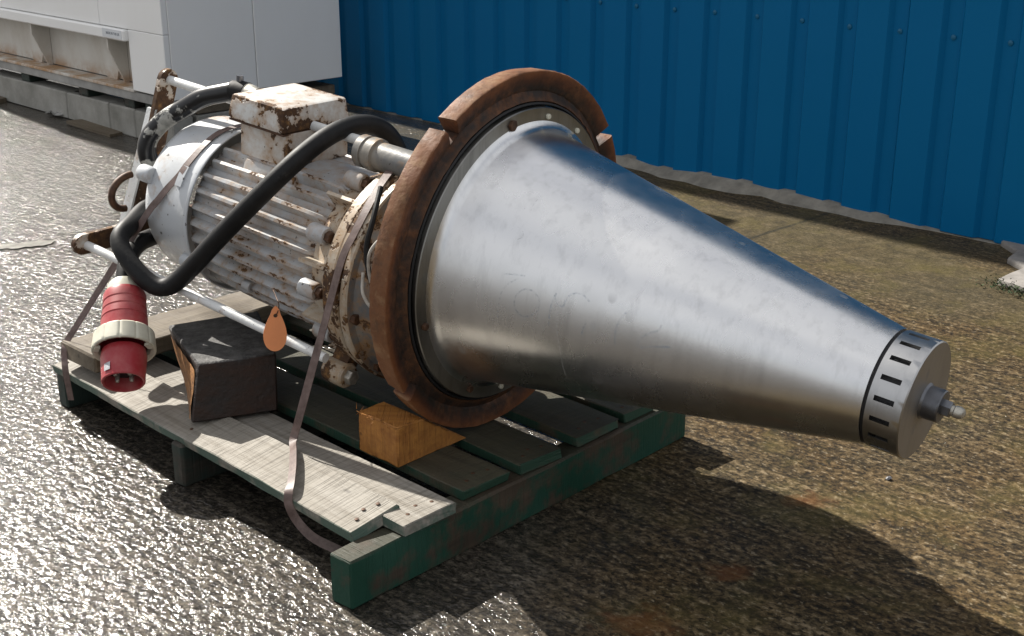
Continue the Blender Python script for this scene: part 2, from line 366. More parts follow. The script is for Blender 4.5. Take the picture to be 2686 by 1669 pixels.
# ------------------------------------------------------------------ ground
def ground_mat():
    n = N('wet_brushed_concrete'); P = n.obj
    # tamped ridges run along the wall (direction -45 deg), stones everywhere
    rd = n.map(P, (1, 1, 1), (0, 0, R(45)))
    warp = n.noise(9, 3, .6)
    rid = n.noise(11, 4, .6, n.map(rd, (2.2, 4.8, 1)), dist=.9)
    ridf = n.noise(20, 4, .65, n.map(rd, (.8, 5, 1)), dist=.3)
    big = n.noise(24, 4, .6)
    fine = n.noise(120, 5, .7)
    v = n.m_('ADD', n.m_('MULTIPLY', rid, .32), n.m_('ADD', n.m_('MULTIPLY', n.noise(64, 4, .65), .38), n.m_('MULTIPLY', fine, .30)))
    groove = n.noise(10, 3, .55, n.map(rd, (.25, 4.6, 1)), dist=.2)
    v = n.m_('ADD', n.m_('MULTIPLY', v, .78), n.m_('MULTIPLY', groove, .22))
    h = n.m_('ADD', v, n.m_('MULTIPLY', ridf, .25))
    x, y, z = n.sep(P)
    pos = n.m_('ADD', n.m_('SUBTRACT', x, n.m_('MULTIPLY', n.m_('SUBTRACT', y, 2.), .10)), n.m_('MULTIPLY', n.m_('SUBTRACT', n.noise(1.6, 4, .6), .5), .5))
    right = n.ramp(pos, (-.0, 0.), (.25, 1.))
    tone = n.ramp(n.noise(3.2, 5, .65), (.35, 0.), (.65, 1.))
    c = n.ramp(v, (.43, (.016, .013, .008)), (.485, (.045, .034, .018)), (.535, (.092, .068, .036)), (.62, (.24, .185, .115)))
    c2 = n.ramp(v, (.42, (.016, .011, .006)), (.48, (.052, .033, .014)), (.535, (.105, .068, .030)), (.62, (.23, .165, .09)))
    c = n.mix(tone, c, c2)
    cw = n.ramp(v, (.44, (.012, .010, .008)), (.50, (.040, .033, .025)), (.55, (.080, .068, .052)), (.63, (.18, .155, .125)))
    c = n.mix(right, cw, c)
    pit = n.noise(78, 3, .6, n.map(rd, (.8, 1.25, 1), loc=(4, 1, 0)))
    c = n.mix(n.ramp(pit, (.40, .85), (.455, 0.)), c, (.010, .008, .005))
    c = n.mix(n.m_('MULTIPLY', n.ramp(pit, (.60, 0.), (.66, .55)), n.ramp(right, (0., .4), (1., 1.))), c, (.30, .245, .165))
    h = n.m_('ADD', h, n.m_('MULTIPLY', pit, .35))
    # olive brown band by the wall
    wd = n.m_('MULTIPLY', n.m_('ADD', n.m_('MULTIPLY', n.m_('SUBTRACT', x, .473), .725), n.m_('MULTIPLY', n.m_('SUBTRACT', y, 5.44), .688)), -1.)
    wd = n.m_('ADD', wd, n.m_('MULTIPLY', n.m_('SUBTRACT', n.noise(2.2, 4, .6), .5), .7))
    mz = n.ramp(wd, (.15, .3), (.3, 1.), (.62, .75), (.9, 0.))
    c = n.mix(n.m_('MULTIPLY', mz, .8), c, n.ramp(n.noise(16, 5, .7), (.3, (.035, .030, .017)), (.5, (.070, .056, .028)), (.7, (.12, .095, .055))))
    al = n.m_('ADD', n.m_('MULTIPLY', n.m_('SUBTRACT', x, .473), -.6934), n.m_('MULTIPLY', n.m_('SUBTRACT', y, 5.44), .7206))
    al = n.m_('ADD', al, n.m_('MULTIPLY', n.m_('SUBTRACT', n.noise(14, 3, .6), .5), .02))
    jt = n.m_('MULTIPLY', n.ramp(n.m_('ABSOLUTE', n.m_('ADD', al, 1.08)), (.004, 1.), (.012, 0.)), n.ramp(wd, (.7, .8), (.85, 0.)))
    c = n.mix(jt, c, (.022, .020, .013))
    gm = n.m_('MULTIPLY', n.ramp(n.noise(4.5, 5, .7, n.map(P, loc=(3, 8, 0))), (.50, 0.), (.66, 1.)), right)
    c = n.mix(n.m_('MULTIPLY', gm, .42), c, (.095, .078, .022))
    # rust stains right of the pallet
    def stain(px, py, rx):
        dx = n.m_('SUBTRACT', x, px); dy = n.m_('SUBTRACT', y, py)
        dd = n.m_('SQRT', n.m_('ADD', n.m_('MULTIPLY', dx, dx), n.m_('MULTIPLY', n.m_('MULTIPLY', dy, dy), 1.6)))
        return n.m_('MULTIPLY', n.ramp(n.m_('ADD', n.m_('DIVIDE', dd, rx), n.m_('MULTIPLY', n.m_('SUBTRACT', n.noise(22, 5, .7), .5), 2.6)), (.3, 1.), (.9, 0.)), .5)
    for q in ((.22, 1.90, .09), (.31, 1.82, .06), (.40, 2.08, .06), (.60, 2.36, .06)):
        c = n.mix(stain(*q), c, (.13, .05, .015))
    wet = n.noise(2.2, 5, .65, n.map(P, loc=(1, 2, 0)))
    # rainwater film: smooth where it lies, drier to the right
    rough = n.mix(right, n.ramp(wet, (.3, .17), (.7, .30)), n.ramp(wet, (.3, .38), (.7, .62)))
    cell = n.noise(64, 3, .55, n.map(rd, (.75, 1.1, 1)), dist=.6)
    hf = n.m_('ADD', n.m_('MULTIPLY', rid, .35), n.m_('ADD', n.m_('MULTIPLY', big, .55), n.m_('ADD', n.m_('MULTIPLY', cell, .95), n.m_('MULTIPLY', n.noise(130, 2, .5), .13))))
    film = n.m_('MULTIPLY', n.mix(right, 1., n.ramp(wet, (.42, .03), (.7, .35))), n.ramp(n.noise(3.0, 5, .65, n.map(P, loc=(7, 2, 0))), (.26, .5), (.46, 1.)))
    n.set(color=c, rough=.75, spec=.12, normal=n.bump(h, 1., .0080), coat=film, coatr=.115)
    n.b.inputs['Coat IOR'].default_value = 1.5
    n.put(n.b.inputs['Coat Normal'], n.bump(hf, 1., .0061))
    return n.m
gme = mesh('ground', [(-60, -60, 0), (60, -60, 0), (60, 60, 0), (-60, 60, 0)], [(0, 1, 2, 3)], smooth=False, fix=False)
g = struct(obj('ground', gme, ground_mat()))

# ------------------------------------------------------------------ blue clad building
WD = Vector((math.sin(R(-43.9)), math.cos(R(-43.9)), 0)); WNo = Vector((-WD.y, WD.x, 0))   # along the wall / out of it... toward the yard
if WNo.dot(Vector((0, -1, 0))) < 0: WNo = -WNo
WP = Vector((.473, 5.44, 0))
ang = math.atan2(WD.y, WD.x)
bld = thing('clad_building', 'blue profiled steel wall of the building behind the yard', 'building', None, Matrix.Translation(WP) @ Matrix.Rotation(ang, 4, 'Z'))
ysgn = 1 if (Matrix.Rotation(-ang, 3, 'Z') @ WNo).y > 0 else -1
PITCH, WH = .2, 4.2
def clad_sheet(nr):
    mb = MB(); prof = []
    for k in range(nr):
        b = k*PITCH
        prof += [(b+.0, 0), (b+.052, 0), (b+.066, .019), (b+.186, .019)]
    prof.append((nr*PITCH, 0))
    V = []
    for (x, y) in prof:
        for z in (.006, 2.2, WH): V.append((x, y*ysgn, z))
    for (x, y) in prof:
        for z in (.006, 2.2, WH): V.append((x, y*ysgn-.0012*ysgn, z))
    F = grid(V, len(prof), 3); k = len(prof)*3
    F += [tuple(i+k for i in f) for f in F]
    return mesh('cladding_sheet', V, F, smooth=False, fix=False)
sheet = clad_sheet(5); sheet.materials.append(M['blue'])
for i in range(-2, 5):
    obj('cladding_sheet', sheet, None, bld, (i*1.0-.28, 0.0012*ysgn*(i % 2), 0))
V, F = lathe([(.0, .0085), (.002, .0095), (.0045, .0085), (.0062, .005), (.0066, 0.0001)], 12, pt=lambda s, r, a: (r*math.cos(a), ysgn*s, r*math.sin(a)))
scr = mesh('screw', V, F); scr.materials.append(M['blue_screw'])
V, F = lathe([(.0, .014), (.0015, .014), (.002, .008)], 14, pt=lambda s, r, a: (r*math.cos(a), ysgn*s, r*math.sin(a)))
for i in range(-8, 24):
    for zz in (.70, 2.3):
        obj('screw', scr, None, bld, (i*.2-.28+.026, .0005*ysgn, zz*.955+rng.normal(0, .004)))
inner = box_me('wall_core', (-2.5, 5.0), sorted((-.03*ysgn, -.2*ysgn)), (.0, WH-.02), 0)
obj('wall_core', inner, M['concrete'], bld)
# rough concrete footing under the sheets
V = []; nn = 60
for i in range(nn):
    x = -2.3+7.0*i/(nn-1); o = .035+.012*math.sin(i*.9)+.010*math.sin(i*2.3)+rng.normal(0, .004); h = .022+rng.normal(0, .005)
    kk = max(0., min(1., (x+1.5)/.45))*max(0., min(1., (.45-x)/.25)); o = o*kk; h = .003+h*kk
    V += [(x, -.02*ysgn, h+.012*kk), (x, (o*.9+.012)*ysgn, h), (x, (o*1.25+.016)*ysgn, h*.45), (x, (o*2+.022)*ysgn, -.004)]
obj('footing', mesh('footing', V, grid(V, nn, 4)), M['pale_concrete'], bld)

# ------------------------------------------------------------------ white enclosure on blocks (background left)
KP = Vector((-1.514, 5.681, 0)); ea = math.atan2(.7071, -.7071)      # local x runs along the long face, away to the left
enc = thing('generator_enclosure', 'large white steel enclosure standing on concrete blocks beside the blue wall', 'enclosure', None, Matrix.Translation(KP) @ Matrix.Rotation(ea, 4, 'Z'))
# local: x along long face, y outwards is (+): towards the yard; inwards negative
iy = (Matrix.Rotation(-ea, 3, 'Z') @ Vector((.7071, .7071, 0))).y; iy = -1 if iy < 0 else 1
def eb(name, x, y, z, mat, bev=.004, parent=enc, label=None):
    yy = sorted((y[0]*iy, y[1]*iy)); return obj(name, box_me(name, x, yy, z, bev), mat, parent, label=label)
DEP = .965
ENC_H = 2.0
eb('upper_panel', (0, .548), (0, .03), (.506, ENC_H), M['white'], .003)
eb('upper_panel', (.5515, 3.2), (0, .03), (.506, ENC_H), M['white'], .003)
eb('corner_post', (0, .30), (0.0, .03), (.232, .5045), M['white'], .003)
lip = eb('lifting_rail', (.3015, 3.2), (-.022, .03), (.452, .503), M['white'], .006)
eb('recess_panel', (.302, 3.2), (.10, .12), (.24, .45), M['white_dirty'], 0)
eb('base_flange', (.302, 3.2), (.002, .099), (.222, .236), M['white_dirty'], .002)
eb('recess_end', (.3015, .309), (.031, .099), (.237, .451), M['white_dirty'], 0)
eb('recess_end', (3.19, 3.2), (.031, .099), (.237, .451), M['white_dirty'], 0)
eb('dark_slot', (.335, .352), (.094, .099), (.34, .449), M['black'], 0)
def gusset(x0):
    P = [(.098, .448), (.004, .448), (.004, .40), (.075, .237), (.098, .237)]
    V = [(x0, y*iy, z) for y, z in P]+[(x0+.012, y*iy, z) for y, z in P]; nq = len(P)
    F = [tuple(range(nq)), tuple(range(nq, 2*nq))[::-1]]+[(i, (i+1) % nq, nq+(i+1) % nq, nq+i) for i in range(nq)]
    obj('gusset', mesh('gusset', V, F, smooth=False), M['white_dirty'], enc)
    V, F = lathe([(.0, .030), (.012, .030), (.016, .026), (.016, .0005)], 24, pt=lambda s, r, a: (x0+.09+r*math.cos(a), (.0995-s)*iy, .37+r*math.sin(a)))
    obj('plug_cover', mesh('plug_cover', V, F), M['white'], enc)
    # tapering stiffener behind the lip
    P = [(x0-.0, .449), (x0+.26, .449), (x0+.19, .237), (x0+.10, .237)]
    V = [(x, .086*iy, z) for x, z in P]+[(x, .0995*iy, z) for x, z in P]
    F = [(0, 1, 2, 3), (7, 6, 5, 4)]+[(i, (i+1) % 4, 4+(i+1) % 4, 4+i) for i in range(4)]
    obj('stiffener', mesh('stiffener', V, F, smooth=False), M['white_dirty'], enc)
for x0 in (.50, 1.27, 2.04): gusset(x0)
eb('base_rail', (.002, 3.2), (.012, .06), (.180, .2225), M['base_rail'], .003)
eb('end_panel', (0, .03), (.0315, .47), (.218, ENC_H), M['white'], .003)
eb('end_panel', (0, .03), (.4735, DEP), (.218, ENC_H), M['white'], .003)
eb('end_panel', (3.17, 3.2), (.0315, DEP-.031), (.241, ENC_H-.001), M['white'], 0)
eb('roof', (-.02, 3.2), (-.02, DEP), (ENC_H+.001, ENC_H+.05), M['white'], .01)
eb('rear_panel', (.031, 3.2), (DEP-.03, DEP), (.24, ENC_H-.001), M['white'], 0)
eb('floor_pan', (.031, 3.2), (.125, DEP-.031), (.222, .24), M['base_rail'], 0)
lab = eb('maker_label', (.318, .49), (-.0235, -.0222), (.461, .499), M['sticker'], 0)
lab.data.materials.clear(); lab.data.materials.append(plain('label_paper', (.66, .68, .70), .5, var=.05))
fc = bpy.data.curves.new('label_text', 'FONT'); fc.body = 'MADE IN THE UK'; fc.size = .0155; fc.align_x = 'CENTER'; fc.align_y = 'CENTER'; fc.extrude = .0002; fc.offset = .0004
tmp = bpy.data.objects.new('label_text', fc); C.objects.link(tmp)
dg = bpy.context.evaluated_depsgraph_get(); tme = bpy.data.meshes.new_from_object(tmp.evaluated_get(dg)); bpy.data.objects.remove(tmp)
tx = obj('label_text', tme, M['ink'], lab, (.395, -.0238*iy, .480))
# text faces outwards from the long face: its local -z... build rotation from axes
out = Vector((0, -iy, 0)); upv = Vector((0, 0, 1)); rx = upv.cross(out)
tx.rotation_euler = Matrix((rx, upv, out)).transposed().to_euler()

# blocks and bearers under the enclosure
def wbox(name, org, a, x, y, z, mat, bev, label=None, cat=None, group=None, jit=0, sub=0, parent=None):
    o = obj(name, box_me(name, x, y, z, bev, jit, sub=sub), mat, parent); 
    if parent is None: o.location = org; o.rotation_euler = (0, 0, a)
    if cat: tag(o, label, cat, group)
    return o
for k, (x0, x1, lb) in enumerate(((.02, .348, 'short grey concrete block under the near corner of the white enclosure'),
                                  (.353, .585, 'short grey concrete block second from the near corner of the white enclosure'),
                                  (.590, 1.008, 'long grey concrete block under the middle of the white enclosure front'),
                                  (1.013, 1.95, 'long grey concrete block at the left edge of the photo under the enclosure'))):
    o = wbox('concrete_block', KP+Vector((0, 0, 0)), ea, (x0, x1), sorted((.02*iy, .13*iy)), (.0, .135), M['concrete'], .006, lb, 'block', 'concrete blocks under the white enclosure', .0012)
sl = wbox('timber_bearer', KP, ea, (.03, .20), sorted((.16*iy, .94*iy)), (.135, .180), M['plank'], .004, 'timber bearer between block and end of the white enclosure', 'timber', 'timbers under the white enclosure')
o2 = wbox('concrete_block', KP, ea, (.02, .16), sorted((.15*iy, .55*iy)), (.0, .134), M['concrete'], .006, 'concrete block lying inward under the end panel of the enclosure, behind the motor', 'block', 'concrete blocks under the white enclosure', .0012)
o2 = wbox('concrete_block', KP, ea, (.02, .16), sorted((.56*iy, .93*iy)), (.0, .134), M['concrete'], .006, 'concrete block under the enclosure end nearest the blue wall', 'block', 'concrete blocks under the white enclosure', .0012)
for x0, lb in ((.36, 'dark timber bearer over the block joint nearest the enclosure corner'), (.80, 'dark timber bearer halfway along the enclosure gap'), (1.42, 'dark timber bearer near the left edge of the enclosure gap')):
    wbox('timber_bearer', KP, ea, (x0, x0+.09), sorted((.03*iy, .9*iy)), (.136, .1795), M['beam_dark'], .003, lb, 'timber', 'timbers under the white enclosure')
wbox('timber_bearer', KP, ea, (.17, .26), sorted((.03*iy, .9*iy)), (.136, .1795), M['beam_dark'], .003, 'dark timber bearer at the right end of the enclosure gap', 'timber', 'timbers under the white enclosure')
# flat offcuts lying in front of the blocks
V, F = extrude_poly([(0, 0), (.42, -.02), (.40, .14), (.20, .19), (.03, .12)], .004, .020)
o = obj('flat_offcut', mesh('flat_offcut', V, F, smooth=False), M['plank'], None, (-2.18, 6.27, .0), (0, .02, R(-42))); tag(o, 'thin grey brown sheet offcut lying on the wet ground before the blocks', 'offcut')
V, F = extrude_poly([(0, 0), (.40, 0), (.38, .13), (.05, .16)], .004, .03)
o = obj('timber_offcut', mesh('timber_offcut', V, F, smooth=False), M['plank'], None, (-3.08, 7.02, .0), (0, .02, R(-38))); tag(o, 'pinkish brown plank offcut at the left photo edge before the blocks', 'offcut')
def foil(name, loc, sx, sy, rz, label):
    V = []; 
    for i in range(7):
        for j in range(5): V.append(((i/6-.5)*sx, (j/4-.5)*sy, .006+abs(rng.normal(0, .010))))
    o = obj(name, mesh(name, V, grid(V, 7, 5), ang=20), M['silver'], None, loc, (0, 0, rz)); tag(o, label, 'foil', 'shiny scraps by the enclosure')
foil('foil_scrap', (-2.30, 6.49, .004), .13, .06, R(-40), 'crumpled silver foil scrap on the ground before the concrete blocks')
foil('foil_scrap', (-2.10, 6.33, .136), .13, .04, R(-45), 'bright silver scrap lying in the dark gap on the concrete block')

# pale slab at the right edge, with moss along it
V, F = [], []
P = [(0, 0), (.05, -.09), (.16, -.14), (.5, -.16), (.55, .55), (.16, .42), (.17, .30), (.11, .22), (.13, .12), (.06, .06)]
V, F = extrude_poly(P, -.01, .020)
o = obj('concrete_slab', bevel_me(mesh('concrete_slab', V, F, smooth=False), .008, 2), M['slab'], None, (1.488, 3.77, 0)); tag(o, 'pale broken concrete slab at the right photo edge by the blue wall', 'slab')
V = []; F = []
for i in range(420):
    t = rng.random(); x = 1.47+.09*t+rng.normal(0, .022); y = 3.76-.16*t+rng.normal(0, .022); s = .004+rng.random()*.007; a = rng.random()*6.28; z = abs(rng.normal(.003, .010))
    k = len(V); V += [(x, y, z), (x+s*math.cos(a), y+s*math.sin(a), z+s*.8), (x+s*.6*math.cos(a+1.2), y+s*.6*math.sin(a+1.2), z+s*.5)]; F.append((k, k+1, k+2))
o = obj('moss_tuft', mesh('moss_tuft', V, F, smooth=False, fix=False), M['moss']); o['kind'] = 'stuff'; o['label'] = 'green moss growing along the pale slab edge'; o['category'] = 'moss'

# ------------------------------------------------------------------ pallet
PO = Vector((-.2795, 1.944, 0)); B = Vector((math.sin(R(135)), math.cos(R(135)), 0)); Cc = Vector((math.sin(R(43)), math.cos(R(43)), 0))
pa = math.atan2(B.y, B.x)
def pw(b, c, z): return PO+B*b+Cc*c+Vector((0, 0, z))
pal = thing('wooden_pallet', 'worn green painted wooden pallet on the wet ground beneath the machine', 'pallet', PO)
ca = math.atan2(Cc.y, Cc.x)
def beam(b0, b1, c0, c1, z0, z1, mat, label=None):
    p = PO+B*((b0+b1)/2)+Cc*((c0+c1)/2)
    o = obj('stringer', box_me('stringer', (-(c1-c0)/2, (c1-c0)/2), (-(b1-b0)/2, (b1-b0)/2), (z0, z1), .004, .0010, sub=14), mat, pal, p-PO, (0, 0, ca))
    if label: o['label'] = label
    return o
beam(-.056, .0, 0, .985, 0, .0955, M['beam_green'], 'green painted front stringer')
beam(-.652, -.612, .047, 1.05, 0, .0955, M['beam_dark'])
beam(-1.207, -1.165, .07, 1.05, 0, .0955, M['beam_dark'])
nail = mesh('nail', *lathe([(0, .0042), (.0012, .004), (.0016, .0002)], 9, pt=lambda s, r, a: (r*math.cos(a), r*math.sin(a), s))); nail.materials.append(M['bolt'])
def board(b0, b1, c0, c1, z0, th, mat, label=None, tilt=0, nails=()):
    L = b1-b0; W = c1-c0
    cd = Vector((-B.y, B.x, 0)); 
    if cd.dot(Cc) < 0: cd = -cd
    p = PO+B*((b0+b1)/2)+Cc*((c0+c1)/2)
    me = box_me('board', (-L/2, L/2), (-W/2, W/2), (0, th), .0018, 0, sub=24)
    for v in me.vertices:     # wavering edges and broken ends
        e = abs(abs(v.co.x)-L/2) < .01
        v.co.y += .0022*math.sin(v.co.x*9+b0*7+c0*31)+rng.normal(0, .0007)
        v.co.z += .0012*math.sin(v.co.x*5+c0*40)
        if e: v.co.x += rng.normal(0, .003)
    o = obj('board', me, mat, pal, p-PO+Vector((0, 0, z0)), (tilt, 0, pa))
    if label: o['label'] = label
    for nx, ny in nails: obj('nail', nail, None, o, (nx*L/2+(.0), ny*W/2, th+.0006))
    return o
nl = ((.945, .55), (.955, -.45), (.93, .05), (-.96, .5), (-.955, -.5), (-.02, .4), (-.01, -.45))
board(-1.19, -.055, .058, .168, .0985, .022, M['board_pale'], 'bleached loose outer board', R(9) , nl)
board(-1.205, .004, .124, .250, .0965, .022, M['board_pale'], 'bleached board partly under the outer one', 0, nl)
for c0, c1, m in ((.292, .414, 'board_dark'), (.446, .562, 'board_dark'), (.617, .752, 'board_dark'), (.775, .875, 'board_dark'), (.895, .98, 'board_dark')):
    board(-1.205, -.008+rng.normal(0, .004), c0, c1, .0965, .0215, M[m], None, 0, nl[:4])
# loose plank across the left end
o = obj('loose_plank', box_me('loose_plank', (-.47, .46), (-.075, .075), (0, .040), .004, .0012, sub=16), M['plank'], None, pw(-1.072, .535, .1405), (0, 0, ca)); tag(o, 'grey brown loose plank lying across the left end of the pallet', 'plank')
# dark block and orange wedge
def poly8(name, bot, top, mat, label, cat, bev=.004, facemat=None):
    P = [pw(*q) for q in bot+top]; c = sum(P, Vector())/len(P); c.z = min(p.z for p in P); nb = len(bot)
    V = [p-c for p in P]; F = [tuple(range(nb))[::-1], tuple(range(nb, 2*nb))]+[(i, (i+1) % nb, nb+(i+1) % nb, nb+i) for i in range(nb)]
    me = mesh(name, V, F, smooth=False); me.materials.append(mat)
    if bev: bevel_me(me, bev, 1)
    o = obj(name, me, mat, None, c); return tag(o, label, cat)
blk = poly8('timber_block', [(-.627, .084, .1300), (-.560, .258, .1235), (-.80, .37, .1235), (-.79, .185, .1300)],
      [(-.640, .119, .250), (-.566, .268, .250), (-.82, .40, .250), (-.888, .199, .250)], M['tarred'], 'black tarred timber block beside the red plug, chocking the motor', 'block', .004)
fp = [(-.6285, .0855, .1300), (-.6405, .1185, .2475), (-.884, .1975, .2475), (-.790, .183, .1300)]
c0 = blk.location; Vv = [pw(*q)-c0 for q in fp]
nrm = (Vv[1]-Vv[0]).cross(Vv[3]-Vv[0]).normalized()
if nrm.dot(Vector((0, 0, 1.24))-pw(*fp[0])) < 0: nrm = -nrm
Vf = [v+nrm*.003 for v in Vv]
def lerp4(u, v): return (Vf[0]*(1-u)+Vf[3]*u)*(1-v)+(Vf[1]*(1-u)+Vf[2]*u)*v
Vq = []; 
for i in range(15):
    for j in range(8):
        u = i/14; v = j/7; p = lerp4(.02+.95*u, .04+.86*v); Vq.append(p+nrm*(.0012*math.sin(i*2.1+j)+rng.normal(0, .0006)))
obj('left_face', mesh('left_face', Vq, grid(Vq, 15, 8)), M['orange_face'], blk, label='pale orange left face')  # orange sheet laid over the block's left face
W0, W1 = -.296, -.176
me_b = [(b, c, z) for b in (W0, W1) for c, z in ((.268, .1185), (.268, .203), (.335, .203), (.400, .158), (.459, .1185))]
P = [pw(*q) for q in me_b]; cc = sum(P, Vector())/len(P); cc.z = .1185
V = [p-cc for p in P]; F = [(0, 1, 2, 3, 4), (9, 8, 7, 6, 5)]+[(i, (i+1) % 5, 5+(i+1) % 5, 5+i) for i in range(5)]
wme = mesh('wooden_wedge', V, F, smooth=False); bevel_me(wme, .003, 1)
bm = bmesh.new(); bm.from_mesh(wme); bmesh.ops.subdivide_edges(bm, edges=bm.edges, cuts=3, use_grid_fill=True)
for v in bm.verts: v.co += Vector(rng.normal(0, .0009, 3))
bm.to_mesh(wme); bm.free()
o = obj('wooden_wedge', wme, M['orange_wood'], None, cc); tag(o, 'fresh orange softwood wedge jammed under the rusty ring', 'wedge')
# splinters on the wedge's top edge
V = []; F = []
for i in range(46):
    t = rng.random(); p = Vector(pw(W0+(W1-W0)*t, .268, .203))-cc+Vector(rng.normal(0, .003, 3)); dv = Vector((rng.normal(0, .5), rng.normal(0, .5), rng.normal(.2, .6))).normalized()*(.004+.012*rng.random()); sdv = dv.cross(Vector((0, .3, 1))).normalized()*.0011
    k = len(V); V += [p-sdv, p+sdv, p+dv]; F.append((k, k+1, k+2))
sp = obj('splinter', mesh('splinter', V, F, smooth=False, fix=False), M['orange_wood'], o); sp['kind'] = 'stuff'

# ------------------------------------------------------------------ machine (frame: s along axis to the nose, x to camera-left, y up)
MA = Vector((.0024, 2.474, .4885)); MX = Vector((.7815, -.6154, -.1024)).normalized()
MZ = (Vector((0, 0, 1))-MX*MX.z).normalized(); MY = MZ.cross(MX)
RB = .37
base = MA-MZ*RB
mat4 = Matrix((MX, MY, MZ)).transposed().to_4x4(); mat4.translation = base
MM = mat4.copy(); MI = MM.inverted()
mac = thing('conical_mixer_machine', 'stainless cone machine with white electric motor and rusty ring, lying on the pallet', 'machine', None, MM)
def L(s, x, y): return Vector((s, -x, y+RB))             # machine frame -> local
def Wd(s, x, y): return MM @ L(s, x, y)                    # machine frame -> world
def ax(cx=0, cy=0): return lambda s, r, a: L(s, cx+r*math.sin(a), cy+r*math.cos(a))
def part(name, V, F, mat, parent=mac, label=None, ang=35, **k): return obj(name, mesh(name, V, F, ang=ang, **k), mat, parent, label=label)
def turned(name, prof, mat, n=72, c=(0, 0), parent=mac, label=None, ang=35):
    V, F = lathe(prof, n, pt=ax(*c)); return part(name, V, F, mat, parent, label, ang)
# cone: flat foot, small fillet, straight skirt
cs0, cr0, cs1, cr1 = .012, .2590, .795, .1023
prof = [(.0085, .300), (.0105, .2985), (.0105, .284), (.0122, .2745), (.0150, .2672), (.0205, .2615), (.03, .2575)]
for i in range(1, 25):
    t = i/24; prof.append((.03+(cs1-.03)*t, .2575+(cr1-.2575)*t))
prof = [(-.02, .300)]+prof+[(.7955, .090)]
turned('cone_shell', prof[4:], M['steel'], 128)
turned('mounting_flange', [(-.02, .300)]+prof[1:5]+[(.012, .255)], M['flange_steel'], 128)
turned('joint_groove', [(.7955, .0995), (.8015, .0995)], M['black'], 64)
# slotted cap
def cap():
    mb = MB(); NS = 18; sw = R(5.0); ri, ro = .093, .1023; s = (.8015, .811, .845, .8595)
    P = ax()
    def ro_at(q): return ro-.0015*(q-.8015)/.058
    for k in range(NS):
        c0 = R(17.5)+k*2*math.pi/NS; A = [c0-sw/2, c0+sw/2]+[c0+sw/2+(2*math.pi/NS-sw)*j/5 for j in range(1, 6)]
        for j in range(6):
            a, b = A[j], A[j+1]
            for r in range(3):
                if j == 0 and r == 1:
                    o = [P(s[1], ro, a), P(s[1], ro, b), P(s[2], ro, b), P(s[2], ro, a)]; i_ = [P(s[1], ri, a), P(s[1], ri, b), P(s[2], ri, b), P(s[2], ri, a)]
                    mb.add(o+i_, [(0, 1, 5, 4), (1, 2, 6, 5), (2, 3, 7, 6), (3, 0, 4, 7)])
                    continue
                mb.add([P(s[r], ro, a), P(s[r], ro, b), P(s[r+1], ro, b), P(s[r+1], ro, a)], [(0, 1, 2, 3)])
    V, F = lathe([(.8595, ro), (.8615, ro-.002)], 108, a0=R(17.5)-sw/2, a1=R(17.5)-sw/2+2*math.pi, pt=P)
    mb.add(V, F)
    return mb.mesh('end_cap')
capo = obj('end_cap', cap(), M['cap_steel'], mac)
turned('slot_liner', [(.805, .0928), (.85, .0928)], M['black'], 64, parent=capo)
turned('cap_face', [(.8614, .1004), (.8616, .05), (.8622, .030)], M['face_steel'], 96, parent=capo)
turned('nozzle_boss', [(.861, .0325), (.866, .0285), (.890, .028), (.892, .0265), (.892, .013)], M['dark_steel'], 40, parent=capo)
V, F = lathe([(.890, .0145), (.905, .0145), (.9065, .0125), (.9065, .004)], 6, pt=ax()); part('nozzle_nut', V, F, M['dark_steel'], capo, ang=25)
turned('nozzle_tip', [(.9055, .0092), (.911, .0088), (.913, .0105), (.920, .0105), (.926, .0085), (.929, .004), (.9295, .0002)], M['bright_bolt'], 24, parent=capo)

# bolts round the flange
hexv = lambda r, h: lathe([(0, r), (h, r), (h+.0012, r*.86), (h+.0012, .0002)], 6, pt=lambda s, q, a: (s, q*math.sin(a), q*math.cos(a)))
V, F = hexv(.0078, .0055); bolt_s = mesh('flange_bolt', V, F, ang=20)
V, F = lathe([(0, .0105), (.0012, .0105), (.0012, .0085)], 16, pt=lambda s, q, a: (s, q*math.sin(a), q*math.cos(a))); 
bolt_s.materials.append(M['bolt'])
V, F = lathe([(0, .0056), (.004, .0056), (.0062, .004), (.0066, .0002)], 12, pt=lambda s, q, a: (s, q*math.sin(a), q*math.cos(a))); stud = mesh('flange_stud', V, F); stud.materials.append(M['cream'])
for k, a in enumerate((11, 105, 154, 199, 245, 291)):
    o = obj('flange_bolt', bolt_s, None, mac, L(.0106, .2815*math.sin(R(a)), .2815*math.cos(R(a))), (rng.random(), 0, 0))
    o.scale = (1, 1.45, 1.45) if a == 11 else (1, 1, 1)
for a in (-12, -35, 176): obj('flange_stud', stud, None, mac, L(.0106, .283*math.sin(R(a)), .283*math.cos(R(a))))
# black strip put in for the dark gap between flange and ring
turned('dark_gap', [(-.01, .3005), (-.002, .3015), (.002, .3045), (.0, .308), (-.012, .309)], M['black'], 96)
